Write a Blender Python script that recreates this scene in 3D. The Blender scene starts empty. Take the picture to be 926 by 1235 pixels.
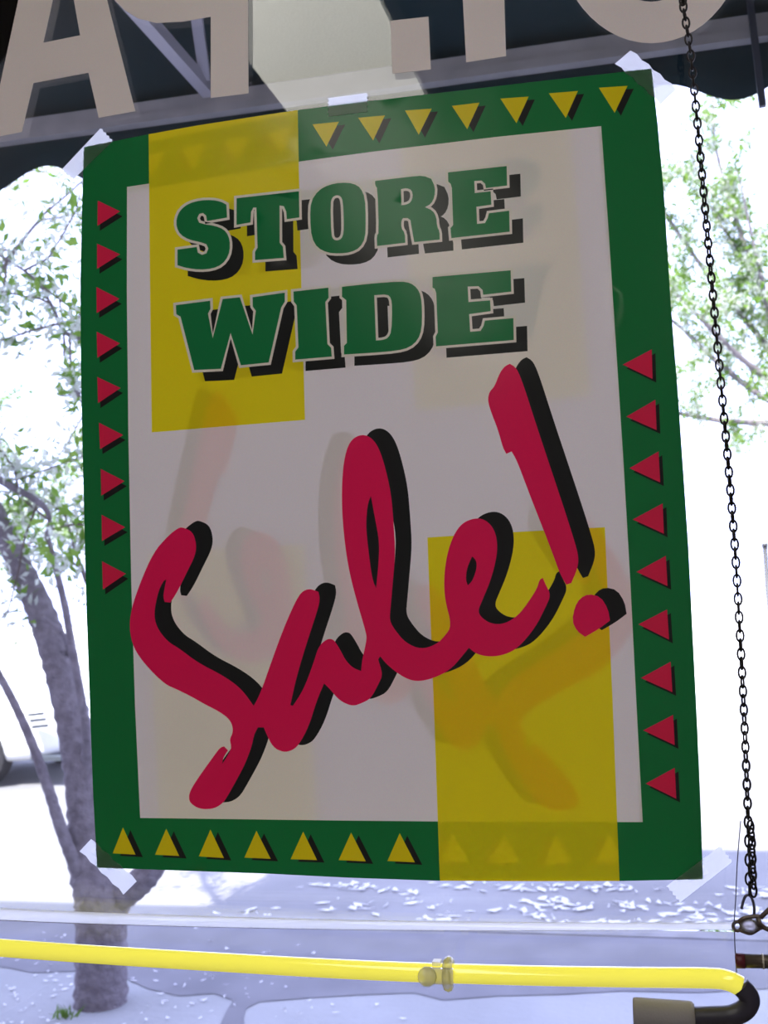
import bpy, bmesh, math, random
import numpy as np
from mathutils import Vector, Matrix
from mathutils.geometry import delaunay_2d_cdt, tessellate_polygon

random.seed(7)
RNG = np.random.default_rng(7)
S = bpy.context.scene
C = S.collection

# ------------------------------------------------------------------ camera
FPX = 1327.6                       # focal length in pixels of the 926x1235 frame
EYE = np.array([0.0, 0.0, 1.55])
RC = np.array([[0.9690961749187196, -0.05982459912284017, -0.23931907800611701],
               [0.24318839684047108, 0.0689678771402701, 0.967524074927816],
               [-0.041376411155004775, -0.9958235030679664, 0.08138515428120731]])
cam = bpy.data.cameras.new('camera')
cam.sensor_fit = 'VERTICAL'
cam.sensor_height = 36.0
cam.lens = FPX / 1235 * 36.0
cam.clip_start = 0.05
cam.clip_end = 300
cam.dof.use_dof = True
cam.dof.focus_distance = 0.97
cam.dof.aperture_fstop = 13.0
co = bpy.data.objects.new('camera', cam)
C.objects.link(co)
M4 = Matrix.Identity(4)
for i in range(3):
    M4[i][0] = RC[i, 0]; M4[i][1] = -RC[i, 1]; M4[i][2] = -RC[i, 2]; M4[i][3] = EYE[i]
co.matrix_world = M4
S.camera = co

# ------------------------------------------------------------------ light
world = bpy.data.worlds.new('sky')
S.world = world
world.use_nodes = True
bg = world.node_tree.nodes['Background']
bg.inputs['Color'].default_value = (0.56, 0.615, 1.0, 1)
bg.inputs['Strength'].default_value = 4.3
sun = bpy.data.lights.new('sun', 'SUN')
sun.energy = 14.0
sun.angle = math.radians(0.6)
sun.color = (1.0, 0.97, 0.9)
so = bpy.data.objects.new('sun', sun)
C.objects.link(so)
SUN_DIR = Vector((0.12, 0.55, -0.82)).normalized()
so.rotation_euler = SUN_DIR.to_track_quat('-Z', 'Y').to_euler()
LAMP = 4.6                          # radiance of the fluorescent diffusers
S.view_settings.view_transform = 'Standard'
S.view_settings.look = 'None'
S.view_settings.gamma = 1.0
S.view_settings.use_curve_mapping = False
S.view_settings.exposure = 0.0

WIN = 0.98                          # inner face of the glass


def W(px, py, y):
    """point of the vertical plane Y=y seen at a pixel"""
    d = RC @ np.array([px - 463.0, py - 617.5, FPX])
    return EYE + d * (y / d[1])


# ------------------------------------------------------------------ helpers
def thing(name, label, cat, loc, group=None):
    o = bpy.data.objects.new(name, None)
    o.empty_display_size = 0.05
    C.objects.link(o)
    o.location = loc
    o['label'] = label; o['category'] = cat
    if group: o['group'] = group
    return o


def tag(o, label=None, cat=None, group=None, kind=None):
    if label: o['label'] = label
    if cat: o['category'] = cat
    if group: o['group'] = group
    if kind: o['kind'] = kind
    return o


def root_of(p):
    v = Vector((0, 0, 0))
    while p is not None:
        v = v + p.location
        p = p.parent
    return v


def obj(name, verts, faces, mats, parent=None, smooth=False, midx=None):
    """world-space verts -> one mesh object (stored relative to its parent)"""
    off = root_of(parent)
    me = bpy.data.meshes.new(name)
    me.from_pydata([(v[0] - off[0], v[1] - off[1], v[2] - off[2]) for v in verts], [], [tuple(f) for f in faces])
    if not isinstance(mats, (list, tuple)): mats = [mats]
    for m in mats: me.materials.append(m)
    if midx is not None: me.polygons.foreach_set('material_index', midx)
    if smooth: me.polygons.foreach_set('use_smooth', [True] * len(me.polygons))
    me.update()
    o = bpy.data.objects.new(name, me)
    C.objects.link(o)
    if parent is not None: o.parent = parent
    return o


class MB:
    def __init__(s): s.v = []; s.f = []
    def add(s, v, f):
        n = len(s.v)
        s.v += [tuple(p) for p in v]
        s.f += [tuple(i + n for i in q) for q in f]
        return s
    def box(s, a, b):
        (x0, y0, z0), (x1, y1, z1) = a, b
        v = [(x, y, z) for x in (x0, x1) for y in (y0, y1) for z in (z0, z1)]
        return s.add(v, [(0, 1, 3, 2), (4, 6, 7, 5), (0, 4, 5, 1), (2, 3, 7, 6), (0, 2, 6, 4), (1, 5, 7, 3)])
    def tube(s, pts, rad, n=10, cap=True, closed=False):
        pts = [Vector(p) for p in pts]
        if not hasattr(rad, '__len__'): rad = [rad] * len(pts)
        v = []; f = []
        ref = None
        N = len(pts)
        for i, p in enumerate(pts):
            if closed: t = pts[(i + 1) % N] - pts[i - 1]
            else: t = pts[min(i + 1, N - 1)] - pts[max(i - 1, 0)]
            if t.length < 1e-9: t = Vector((0, 0, 1))
            t.normalize()
            if ref is None:
                ref = Vector((0, 1, 0)) if abs(t.y) < .9 else Vector((1, 0, 0))
            u = (ref - t * ref.dot(t))
            if u.length < 1e-6: u = t.orthogonal()
            u.normalize(); ref = u
            w = t.cross(u)
            for k in range(n):
                a = 2 * math.pi * k / n
                v.append(p + (u * math.cos(a) + w * math.sin(a)) * rad[i])
        for i in range(N if closed else N - 1):
            j = (i + 1) % N
            for k in range(n):
                l = (k + 1) % n
                f.append((i * n + k, i * n + l, j * n + l, j * n + k))
        if cap and not closed:
            f.append(tuple(range(n - 1, -1, -1)))
            f.append(tuple((N - 1) * n + k for k in range(n)))
        return s.add(v, f)
    def bar(s, a, b, w, h):
        """square-section bar from a to b"""
        a = Vector(a); b = Vector(b); t = (b - a).normalized()
        up = Vector((0, 0, 1)) if abs(t.z) < .9 else Vector((0, 1, 0))
        u = t.cross(up).normalized() * w / 2
        q = u.normalized().cross(t).normalized() * h / 2
        v = [p + i * u + j * q for p in (a, b) for i, j in ((-1, -1), (1, -1), (1, 1), (-1, 1))]
        return s.add(v, [(0, 1, 2, 3), (7, 6, 5, 4), (0, 4, 5, 1), (1, 5, 6, 2), (2, 6, 7, 3), (3, 7, 4, 0)])
    def build(s, name, m, parent=None, smooth=False): return obj(name, s.v, s.f, m, parent, smooth)


def smooth_line(pts, n=8):
    """Catmull-Rom through points (any dimension)"""
    P = [np.array(p, float) for p in pts]
    P = [2 * P[0] - P[1]] + P + [2 * P[-1] - P[-2]]
    out = []
    for i in range(1, len(P) - 2):
        for k in range(n):
            t = k / n
            out.append(.5 * (2 * P[i] + (P[i + 1] - P[i - 1]) * t + (2 * P[i - 1] - 5 * P[i] + 4 * P[i + 1] - P[i + 2]) * t * t
                             + (3 * P[i] - P[i - 1] - 3 * P[i + 1] + P[i + 2]) * t ** 3))
    out.append(P[-2])
    return out


# ------------------------------------------------------------------ materials
def mat(name, col, rough=.6, spec=.5, metal=0, noise=None, bump=None, emit=None, coat=0):
    m = bpy.data.materials.new(name)
    m.use_nodes = True
    nt = m.node_tree
    b = nt.nodes['Principled BSDF']
    b.inputs['Base Color'].default_value = (*col, 1)
    b.inputs['Roughness'].default_value = rough
    b.inputs['Specular IOR Level'].default_value = spec
    b.inputs['Metallic'].default_value = metal
    b.inputs['Coat Weight'].default_value = coat
    if emit:
        b.inputs['Emission Color'].default_value = (*emit[:3], 1)
        b.inputs['Emission Strength'].default_value = emit[3]
    tc = nt.nodes.new('ShaderNodeTexCoord')
    if noise:
        sc, c2, det = noise
        n = nt.nodes.new('ShaderNodeTexNoise'); n.inputs['Scale'].default_value = sc; n.inputs['Detail'].default_value = det
        nt.links.new(tc.outputs['Object'], n.inputs['Vector'])
        r = nt.nodes.new('ShaderNodeValToRGB')
        r.color_ramp.elements[0].position = .35; r.color_ramp.elements[1].position = .65
        r.color_ramp.elements[0].color = (*col, 1); r.color_ramp.elements[1].color = (*c2, 1)
        nt.links.new(n.outputs['Fac'], r.inputs['Fac'])
        nt.links.new(r.outputs['Color'], b.inputs['Base Color'])
    if bump:
        sc, st, dist = bump
        n2 = nt.nodes.new('ShaderNodeTexNoise'); n2.inputs['Scale'].default_value = sc; n2.inputs['Detail'].default_value = 4
        nt.links.new(tc.outputs['Object'], n2.inputs['Vector'])
        bp = nt.nodes.new('ShaderNodeBump'); bp.inputs['Strength'].default_value = st; bp.inputs['Distance'].default_value = dist
        nt.links.new(n2.outputs['Fac'], bp.inputs['Height'])
        nt.links.new(bp.outputs['Normal'], b.inputs['Normal'])
    return m


def ink(name, col, trans=0.0, rough=.21):
    """glossy printed paper: diffuse print, a little light passing through the sheet, satin varnish"""
    m = bpy.data.materials.new(name)
    m.use_nodes = True
    nt = m.node_tree
    nt.nodes.clear()
    out = nt.nodes.new('ShaderNodeOutputMaterial')
    tc = nt.nodes.new('ShaderNodeTexCoord')
    nz = nt.nodes.new('ShaderNodeTexNoise'); nz.inputs['Scale'].default_value = 6; nz.inputs['Detail'].default_value = 2
    nt.links.new(tc.outputs['Object'], nz.inputs['Vector'])
    bp = nt.nodes.new('ShaderNodeBump'); bp.inputs['Strength'].default_value = .25; bp.inputs['Distance'].default_value = .01
    nt.links.new(nz.outputs['Fac'], bp.inputs['Height'])
    gr = nt.nodes.new('ShaderNodeTexNoise'); gr.inputs['Scale'].default_value = 900; gr.inputs['Detail'].default_value = 1
    nt.links.new(tc.outputs['Object'], gr.inputs['Vector'])
    mx = nt.nodes.new('ShaderNodeMix'); mx.data_type = 'RGBA'; mx.blend_type = 'MULTIPLY'
    mx.inputs['Factor'].default_value = .10
    mx.inputs[6].default_value = (*col, 1)
    nt.links.new(gr.outputs['Color'], mx.inputs[7])
    d = nt.nodes.new('ShaderNodeBsdfDiffuse'); nt.links.new(mx.outputs[2], d.inputs['Color'])
    sh = d.outputs[0]
    if trans:
        t = nt.nodes.new('ShaderNodeBsdfTranslucent'); nt.links.new(mx.outputs[2], t.inputs['Color'])
        a = nt.nodes.new('ShaderNodeMixShader'); a.inputs[0].default_value = trans
        nt.links.new(sh, a.inputs[1]); nt.links.new(t.outputs[0], a.inputs[2]); sh = a.outputs[0]
    g = nt.nodes.new('ShaderNodeBsdfGlossy'); g.inputs['Roughness'].default_value = rough
    nt.links.new(bp.outputs[0], g.inputs['Normal'])
    fr = nt.nodes.new('ShaderNodeFresnel'); fr.inputs['IOR'].default_value = 1.38
    nt.links.new(bp.outputs[0], fr.inputs['Normal'])
    f = nt.nodes.new('ShaderNodeMixShader'); nt.links.new(fr.outputs[0], f.inputs[0])
    nt.links.new(sh, f.inputs[1]); nt.links.new(g.outputs[0], f.inputs[2])
    nt.links.new(f.outputs[0], out.inputs[0])
    return m


def clear(name, tint=(1, 1, 1), ior=1.5, rough=0.0, milk=0.0, milkcol=(.9, .9, .9), trl=.5):
    """thin clear sheet: transparent body, Fresnel reflection, optional milkiness"""
    m = bpy.data.materials.new(name)
    m.use_nodes = True
    nt = m.node_tree
    nt.nodes.clear()
    out = nt.nodes.new('ShaderNodeOutputMaterial')
    t = nt.nodes.new('ShaderNodeBsdfTransparent'); t.inputs[0].default_value = (*tint, 1)
    sh = t.outputs[0]
    if milk:
        d = nt.nodes.new('ShaderNodeBsdfDiffuse'); d.inputs[0].default_value = (*milkcol, 1)
        l = nt.nodes.new('ShaderNodeBsdfTranslucent'); l.inputs[0].default_value = (*milkcol, 1)
        a = nt.nodes.new('ShaderNodeMixShader'); a.inputs[0].default_value = trl
        nt.links.new(d.outputs[0], a.inputs[1]); nt.links.new(l.outputs[0], a.inputs[2])
        b = nt.nodes.new('ShaderNodeMixShader'); b.inputs[0].default_value = milk
        nt.links.new(sh, b.inputs[1]); nt.links.new(a.outputs[0], b.inputs[2]); sh = b.outputs[0]
    g = nt.nodes.new('ShaderNodeBsdfGlossy'); g.inputs['Roughness'].default_value = rough
    fr = nt.nodes.new('ShaderNodeFresnel'); fr.inputs['IOR'].default_value = ior
    f = nt.nodes.new('ShaderNodeMixShader'); nt.links.new(fr.outputs[0], f.inputs[0])
    nt.links.new(sh, f.inputs[1]); nt.links.new(g.outputs[0], f.inputs[2])
    nt.links.new(f.outputs[0], out.inputs[0])
    return m


def leafmat(name, c1, c2, tr=.5):
    m = bpy.data.materials.new(name)
    m.use_nodes = True
    nt = m.node_tree
    nt.nodes.clear()
    out = nt.nodes.new('ShaderNodeOutputMaterial')
    tc = nt.nodes.new('ShaderNodeTexCoord')
    n = nt.nodes.new('ShaderNodeTexNoise'); n.inputs['Scale'].default_value = 5
    nt.links.new(tc.outputs['Object'], n.inputs['Vector'])
    r = nt.nodes.new('ShaderNodeValToRGB')
    r.color_ramp.elements[0].position = .3; r.color_ramp.elements[1].position = .7
    r.color_ramp.elements[0].color = (*c1, 1); r.color_ramp.elements[1].color = (*c2, 1)
    nt.links.new(n.outputs['Fac'], r.inputs['Fac'])
    d = nt.nodes.new('ShaderNodeBsdfDiffuse'); l = nt.nodes.new('ShaderNodeBsdfTranslucent')
    a = nt.nodes.new('ShaderNodeMixShader'); a.inputs[0].default_value = tr
    nt.links.new(r.outputs[0], d.inputs[0]); nt.links.new(r.outputs[0], l.inputs[0])
    nt.links.new(d.outputs[0], a.inputs[1]); nt.links.new(l.outputs[0], a.inputs[2])
    nt.links.new(a.outputs[0], out.inputs[0])
    return m


GREEN = (.010, .20, .055); RED = (.92, .010, .115); YEL = (.84, .68, .010); BLACK = (.016, .017, .018)
m_panel = ink('printed_white', (.88, .80, .80), .11)
m_border = ink('printed_green', GREEN, .02)
m_yellow = ink('printed_yellow', YEL, .15)
m_letter = ink('printed_letter_green', (.010, .21, .065))
m_cream = ink('printed_cream', (.86, .80, .74))
m_black = ink('printed_black', BLACK)
m_red = ink('printed_red', RED)
m_tri_y = ink('printed_triangle_yellow', YEL)
m_tri_r = ink('printed_triangle_red', (.82, .02, .09))
bk = {k: clear('back_ink_' + k, c, 1.0) for k, c in dict(green=(.10, .38, .18), yellow=(.98, .94, .45), red=(.95, .3, .4), black=(.3, .3, .3)).items()}

m_glass = clear('window_glass', (.985, .99, .99), 1.52)
m_tape = clear('frosted_tape', (.97, .97, 1), 1.4, .25, .90, (1, .99, 1.0), .97)
m_vinyl = ink('cream_vinyl', (.96, .87, .77), .70, .4)
m_awning = mat('awning_canvas', (.012, .030, .034), .9, .2, bump=(220, .3, .002), noise=(3, (.018, .040, .044), 3))
m_rail = mat('awning_aluminium', (.55, .52, .48), .5, .5, .2, noise=(14, (.44, .42, .39), 5))
m_strut = mat('awning_strut_grey', (.46, .43, .44), .5, .5, .2)
m_chain = mat('dark_chain_steel', (.035, .03, .03), .42, .5, .8)
m_neon = mat('yellow_neon_glass', (.95, .86, .05), .12, .5, emit=(.97, .90, .13, .60), coat=.5)
m_blackout = mat('black_tube_paint', (.03, .028, .045), .35)
m_boot = mat('grey_rubber_boot', (.27, .25, .26), .7, bump=(400, .3, .001))
m_clearplastic = clear('clear_plastic', (.93, .93, .95), 1.5, .1, .55, (1, .99, .99), .6)
m_rod = clear('clear_acrylic_rod', (.97, .96, .97), 1.12, .05, .90, (1, .99, .99), .96)
m_acrylic = clear('clear_acrylic_sheet', (.96, .96, .985), 1.25)
m_clip = mat('tarnished_clip_metal', (.20, .17, .15), .35, .5, .75, noise=(90, (.10, .07, .06), 3))
m_clipglass = clear('clip_glass_bead', (.9, .88, .9), 1.5, .05, .4, (.7, .66, .68), .5)
m_redcap = mat('dark_red_cap', (.10, .008, .015), .4)
m_browntube = mat('brown_metal_tube', (.13, .10, .08), .4, .5, .5, noise=(120, (.08, .07, .055), 3))
m_whitering = mat('pale_ring', (.6, .56, .5), .4)
m_wire = mat('grey_wire', (.12, .12, .17), .4, .5, .6)

m_bark = mat('grey_bark', (.17, .15, .165), .9, .2, noise=(26, (.26, .235, .255), 6), bump=(40, .8, .02))
m_twig = mat('twig_bark', (.14, .11, .10), .9, .2)
m_leaf = leafmat('spring_leaves', (.10, .22, .03), (.26, .40, .08), .5)
m_blossom = leafmat('white_blossom', (.52, .56, .48), (.70, .73, .64), .5)
m_walk = mat('sidewalk_concrete', (.31, .32, .32), .9, .2, noise=(1.6, (.38, .39, .39), 8), bump=(30, .3, .01))
m_street = mat('street_asphalt', (.21, .21, .22), .9, .2, noise=(.9, (.28, .28, .29), 8), bump=(60, .4, .01))
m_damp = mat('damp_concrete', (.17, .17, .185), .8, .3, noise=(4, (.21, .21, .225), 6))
m_far = mat('far_concrete', (.62, .62, .60), .9, .2, noise=(.5, (.68, .68, .66), 5))
m_kerb = mat('kerb_stone', (.22, .22, .23), .9, .2, noise=(8, (.28, .28, .29), 5))
m_wall = mat('shop_wall_paint', (.50, .46, .45), .8, .3)
m_floor = mat('shop_floor', (.36, .31, .27), .5, .4, noise=(4, (.42, .36, .31), 4))
m_ceil = mat('shop_ceiling', (.55, .52, .50), .9, .2)
m_frame = mat('window_frame_aluminium', (.12, .12, .13), .4, .5, .6)
m_lampcase = mat('white_lamp_case', (.7, .7, .68), .5)
m_diffuser = mat('lamp_diffuser', (.9, .9, .88), .5, emit=(1.0, .97, .86, LAMP))
m_car = mat('white_car_paint', (.82, .84, .86), .25, .5, coat=.6)
m_carglass = mat('dark_car_glass', (.02, .025, .03), .08, .6)
m_tyre = mat('black_tyre', (.02, .02, .025), .85)
m_rim = mat('alloy_rim', (.5, .5, .52), .3, .5, .8)
m_dark = mat('dark_slat', (.05, .06, .075), .6)
m_lens = mat('headlight_lens', (.75, .77, .8), .1, .6)
m_post = mat('grey_post_metal', (.07, .07, .075), .5, .5, .4)
m_wood = mat('brown_shelf_wood', (.40, .20, .08), .6, .4, noise=(9, (.30, .14, .05), 5))

# ------------------------------------------------------------------ the shop (setting)
XL, XR, YB, ZC = -2.6, 2.3, -3.4, 2.95
WX0, WX1, WZ0, WZ1 = -1.5, 1.25, .55, 2.8


def struct(name, mb, m, label=None):
    o = mb.build(name, m)
    o['kind'] = 'structure'
    if label: o['label'] = label
    return o


struct('floor', MB().box((XL, YB, -.06), (XR, WIN - .02, 0)), m_floor)
struct('ceiling', MB().box((XL, YB, ZC), (XR, 1.1, ZC + .1)), m_ceil)
struct('wall_back', MB().box((XL - .1, YB - .1, -.06), (XR + .1, YB, ZC + .1)), m_wall)
struct('wall_left', MB().box((XL - .1, YB, -.06), (XL, 1.1, ZC + .1)), m_wall)
struct('wall_right', MB().box((XR, YB, -.06), (XR + .1, 1.1, ZC + .1)), m_wall)
struct('wall_front', MB().box((XL, WIN - .02, -.06), (WX0, 1.1, ZC)).box((WX1, WIN - .02, -.06), (XR, 1.1, ZC))
       .box((WX0, WIN - .02, -.06), (WX1, 1.1, WZ0)).box((WX0, WIN - .02, WZ1), (WX1, 1.1, ZC)), m_wall)
STEP = -3.6  # unseen roofline stepped here to shape the building shadow's edge on the ground
struct('wall_facade', MB().box((-30, .8, ZC + .1), (STEP, 1.1, 7.0)).box((STEP, .8, ZC + .1), (30, 1.1, 9.3))
       .box((-30, .8, -.3), (XL - .1, 1.1, ZC + .1)).box((XR + .1, .8, -.3), (30, 1.1, ZC + .1)), m_wall)
win = bpy.data.objects.new('window_1', None)
C.objects.link(win); win['kind'] = 'structure'; win['label'] = 'large clear shop window looking onto the street'
win.location = ((WX0 + WX1) / 2, WIN, WZ0)
MB().box((WX0, WIN, WZ0), (WX1, WIN + .006, WZ1)).build('glass_pane', m_glass, win)
for a, b in (((WX0, WIN - .03, WZ0), (WX0 + .05, WIN, WZ1)), ((WX1 - .05, WIN - .03, WZ0), (WX1, WIN, WZ1)),
             ((WX0 + .05, WIN - .03, WZ0), (WX1 - .05, WIN, WZ0 + .05)), ((WX0 + .05, WIN - .03, WZ1 - .05), (WX1 - .05, WIN, WZ1))):
    MB().box(a, b).build('frame_bar', m_frame, win)

# ceiling lamps: a row of two recessed-type fluorescent fixtures running away from the window; unseen right row added to brighten the poster
LZ = 2.72
for LX0, LX1, y0, y1, lab in ((-.80, -.46, .42, -.95, 'long fluorescent ceiling light hanging nearest the shop window on the left'),
                              (-.80, -.46, -1.0, -2.4, 'long fluorescent ceiling light toward the back of the shop on the left'),
                              (.52, .86, .42, -.95, 'unseen ceiling light added to brighten the poster, nearest the shop window on the right'),
                              (.52, .86, -1.0, -2.4, 'unseen ceiling light added to brighten the poster, toward the back on the right')):
    t = thing('fluorescent_light', lab, 'ceiling light', ((LX0 + LX1) / 2, (y0 + y1) / 2, LZ + .08), 'fluorescent lights in rows')
    MB().box((LX0, y1, LZ + .012), (LX1, y0, LZ + .08)).build('case', m_lampcase, t)
    MB().box((LX0 + .008, y1 + .01, LZ), (LX1 - .008, y0 - .01, LZ + .0119)).build('diffuser', m_diffuser, t)
    for yy in (y0 - .2, y1 + .2):
        MB().tube([((LX0 + LX1) / 2, yy, LZ + .08), ((LX0 + LX1) / 2, yy, ZC)], .008, 8).build('hanger', m_lampcase, t)

# ------------------------------------------------------------------ poster artwork (traced, pixel -> glass plane)
PY = WIN - .0012
PC = None


def XZ(pts, y=PY):
    out = []
    for p in pts:
        q = W(p[0], p[1], y)
        out.append((q[0], q[2]))
    return out


OUT = [(102, 178), (180, 162.5), (240, 152), (300, 143), (360, 134), (420, 126.5), (500, 116.5), (560, 109.5), (640, 100), (720, 91), (785.5, 83.5),
       (793, 150), (801, 240), (809, 370), (817, 470), (824, 570), (830, 660), (835, 760), (841, 880), (845, 980), (847.5, 1060),
       (747, 1062), (640, 1062), (531, 1061.5), (420, 1058), (320, 1053), (220, 1049.5), (118, 1046),
       (113, 960), (109, 850), (105, 740), (102.5, 640), (100, 540), (98, 440), (97.5, 340), (99.5, 250)]
PANEL = [(154, 226), (300, 205), (450, 184), (600, 166), (725, 153), (734, 280), (743, 420), (752, 560), (760, 700), (768, 860), (775, 991),
         (600, 990.5), (400, 989), (170, 986), (164, 850), (159.5, 700), (156, 520), (154, 350)]
Y1 = [(180, 162.5), (240, 152), (300, 143), (360, 134), (364, 320), (369, 507), (270, 515), (184.5, 522), (182, 340)]
Y2 = [(516.5, 648.5), (620, 642), (729.5, 636), (739, 850), (747, 1062), (640, 1062), (531, 1061.5), (524, 850)]


def Z(ox, oy, s, pts): return [(ox + x / s, oy + y / s) for x, y in pts]


s1 = 3.858
LET = []   # (name, outer, [holes])
LET.append((Z(190, 180, s1, [(325, 262), (328, 322), (235, 338), (230, 312), (215, 300), (198, 305), (189, 325), (198, 345), (225, 353), (270, 360), (312, 376), (335, 405), (343, 450), (335, 500), (305, 540), (260, 559), (200, 564), (140, 556), (97, 543), (97, 470), (187, 458), (192, 484), (212, 495), (232, 488), (241, 466), (232, 446), (205, 436), (150, 424), (110, 400), (92, 365), (92, 325), (110, 285), (150, 255), (205, 241), (260, 240), (300, 248)]), []))
LET.append((Z(190, 180, s1, [(372, 232), (662, 200), (664, 322), (606, 330), (603, 295), (592, 270), (572, 266), (573, 440), (588, 458), (592, 510), (458, 520), (458, 482), (470, 462), (464, 276), (450, 276), (440, 295), (437, 345), (372, 356)]), []))
LET.append(([(385, 231), (397, 224.5), (412, 221.5), (427, 222.5), (436, 228), (441, 240), (442, 265), (441.5, 288), (435, 300), (424, 305.5), (410, 307), (396, 306), (384, 300), (377, 288), (375, 265), (376, 244)],
            [[(399.5, 246), (402, 239), (407, 236.5), (412, 238), (414.5, 244), (415.5, 265), (415.5, 282), (413, 289), (408, 291.5), (403, 290), (400.5, 284)]]))
LET.append((Z(420, 180, s1, [(128, 152), (290, 132), (350, 127), (388, 142), (406, 180), (404, 225), (388, 258), (360, 274), (395, 290), (412, 320), (416, 365), (427, 388), (428, 425), (310, 437), (302, 395), (292, 335), (280, 325), (258, 325), (250, 337), (250, 372), (266, 395), (268, 440), (138, 455), (136, 408), (146, 392), (139, 188), (128, 172)]),
            [Z(420, 180, s1, [(248, 190), (275, 185), (298, 195), (304, 222), (295, 250), (275, 262), (250, 265)])]))
LET.append((Z(420, 180, s1, [(466, 112), (738, 82), (740, 173), (642, 185), (638, 165), (622, 150), (588, 152), (590, 208), (664, 200), (667, 262), (598, 272), (601, 352), (638, 348), (650, 325), (656, 302), (750, 290), (752, 388), (482, 418), (478, 372), (490, 357), (484, 185), (478, 165), (467, 155)]), []))
LET.append((Z(190, 320, s1, [(90, 188), (250, 168), (251, 206), (240, 228), (262, 342), (308, 160), (388, 152), (447, 325), (462, 215), (448, 195), (447, 152), (597, 131), (597, 172), (580, 200), (522, 455), (393, 468), (345, 318), (300, 484), (176, 490), (112, 242), (92, 230)]), []))
LET.append((Z(190, 320, s1, [(637, 126), (799, 108), (800, 155), (785, 175), (795, 370), (812, 387), (815, 428), (645, 442), (645, 405), (660, 385), (652, 190), (638, 172)]), []))
LET.append(([(413.5, 347), (450, 343), (484.8, 340.5), (496, 342.5), (504, 348.5), (508.5, 358), (510, 376), (509.5, 398), (505, 411), (495, 420), (480, 424), (450, 426.5), (416, 428.5), (416, 418), (419.4, 414.6), (418.5, 363), (413.5, 359)],
            [Z(420, 310, s1, [(125, 182), (185, 178), (203, 195), (208, 240), (205, 350), (190, 380), (165, 390), (133, 392)])]))
LET.append((Z(420, 310, s1, [(395, 98), (757, 66), (760, 165), (630, 180), (627, 158), (608, 140), (558, 142), (562, 214), (662, 206), (665, 256), (565, 270), (570, 352), (618, 348), (632, 325), (638, 300), (770, 288), (772, 390), (412, 420), (410, 375), (420, 355), (412, 170), (405, 152), (395, 147)]), []))

SALE = [(223, 636.4), (234, 641.7), (238.4, 656), (237, 670), (227, 690), (215, 714.6), (206.8, 726.7), (200, 726), (198, 718.6), (202, 699), (199, 700), (193, 711.5), (188.2, 732), (187.6, 746), (191.5, 757.5), (198.3, 767.2), (206, 775), (217, 781.5), (241, 799.6), (269.6, 814), (292, 830), (307, 851),
        (315, 836), (326.2, 803.6), (342.4, 759), (356.6, 726.7), (364.7, 713.4), (374.8, 709.7), (385, 713.8), (387, 722.7), (383, 738.9), (370.8, 775.3), (358.6, 815.8), (351, 850), (354, 851), (366.7, 832), (378.9, 799.6), (385, 779.4), (395, 770.4), (402, 770.5), (406, 775), (412, 785), (418, 796.6), (426.7, 805.4), (436.4, 809), (437.4, 797), (443.2, 771.4), (442.5, 763),
        (430.8, 723.7), (420.5, 682.6), (414.4, 633.4), (413, 592.4), (415.6, 555.4), (422.6, 532.8), (434.9, 524.6), (447.2, 526.7), (457.5, 539), (465.7, 563.6), (473, 596.5), (475.9, 633.4), (478, 666.2), (474.7, 703), (472.2, 731.9), (470.6, 748.3), (478, 760.6), (490.3, 775), (508.7, 783), (527.2, 777), (537.5, 766.7), (545.7, 754.4),
        (537.5, 723.7), (536.2, 699), (539.5, 670.3), (547.7, 645.7), (558, 631.3), (572.3, 625.2), (584.7, 626.4), (594.9, 635.4), (600.2, 649.8), (600.2, 670.3), (592.9, 699), (582.6, 723.7), (577.3, 736), (580.5, 744), (592.9, 752.4), (609.3, 752.4), (625.7, 742), (638, 725.7), (648.3, 709.3), (651, 699), (655, 697), (658.5, 705.2), (664.7, 717.5), (658.5, 731.9), (646.2, 756.5), (625.7, 781), (609.3, 789.3), (592.9, 792), (576.4, 789.3), (566.2, 781), (558, 791.4), (543.6, 807.8), (523, 818), (502.6, 822), (486.2, 816), (467.7, 801.6), (459.5, 791.4),
        (457, 795), (462.6, 813), (457.8, 823.9), (448, 842.3), (436.4, 848), (427.6, 851), (419, 849), (409, 843.3), (399.4, 831.6), (391.7, 823.9), (383, 844), (373, 876.5), (360.6, 898.8), (352.5, 905), (342.4, 907), (330, 901), (322, 884.6), (319, 877), (312, 877),
        (307.4, 885.5), (304.5, 899.8), (297.4, 918.8), (290.3, 933), (278.4, 954.4), (271.3, 966.3), (264.1, 972.2), (255.8, 975.3), (241.6, 975.3), (230.9, 968.6), (228.5, 961.5), (230.9, 952), (241.6, 935.4), (257, 914), (266.5, 901), (271.3, 899.8), (276, 904.5), (270, 914), (269, 921), (279.6, 904.3), (279.6, 897.4), (278, 891.4), (282, 883), (281.2, 873.6), (276, 865.3), (264, 857), (247.5, 848.7), (233.3, 840.4), (214.3, 830.9), (200, 825), (176.4, 801.6), (162.3, 781.4), (157, 759), (159.4, 734.8), (170.4, 702.4), (186.6, 666), (204.8, 645.7), (217, 636.4)]
SALE_H = [[(448.4, 598.5), (453.3, 625.2), (458.7, 653.9), (457.4, 682.6), (454.6, 709.3), (450, 699), (445.1, 662), (442.3, 633.4), (444.3, 608.8)],
          [(570.3, 671.1), (575.6, 676.5), (575.6, 686.7), (570.3, 701), (565, 706), (562.5, 699), (564.1, 684.7)]]
BANG = Z(400, 420, 2.437, [(525, 48), (545, 60), (565, 110), (600, 220), (640, 340), (680, 460), (712, 560), (727, 615), (722, 650), (705, 690), (690, 695), (672, 665), (645, 590), (610, 500), (575, 410), (545, 330), (530, 305), (515, 312), (505, 295), (490, 240), (470, 190), (460, 155), (465, 130), (480, 115), (495, 75), (510, 55)])
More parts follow.
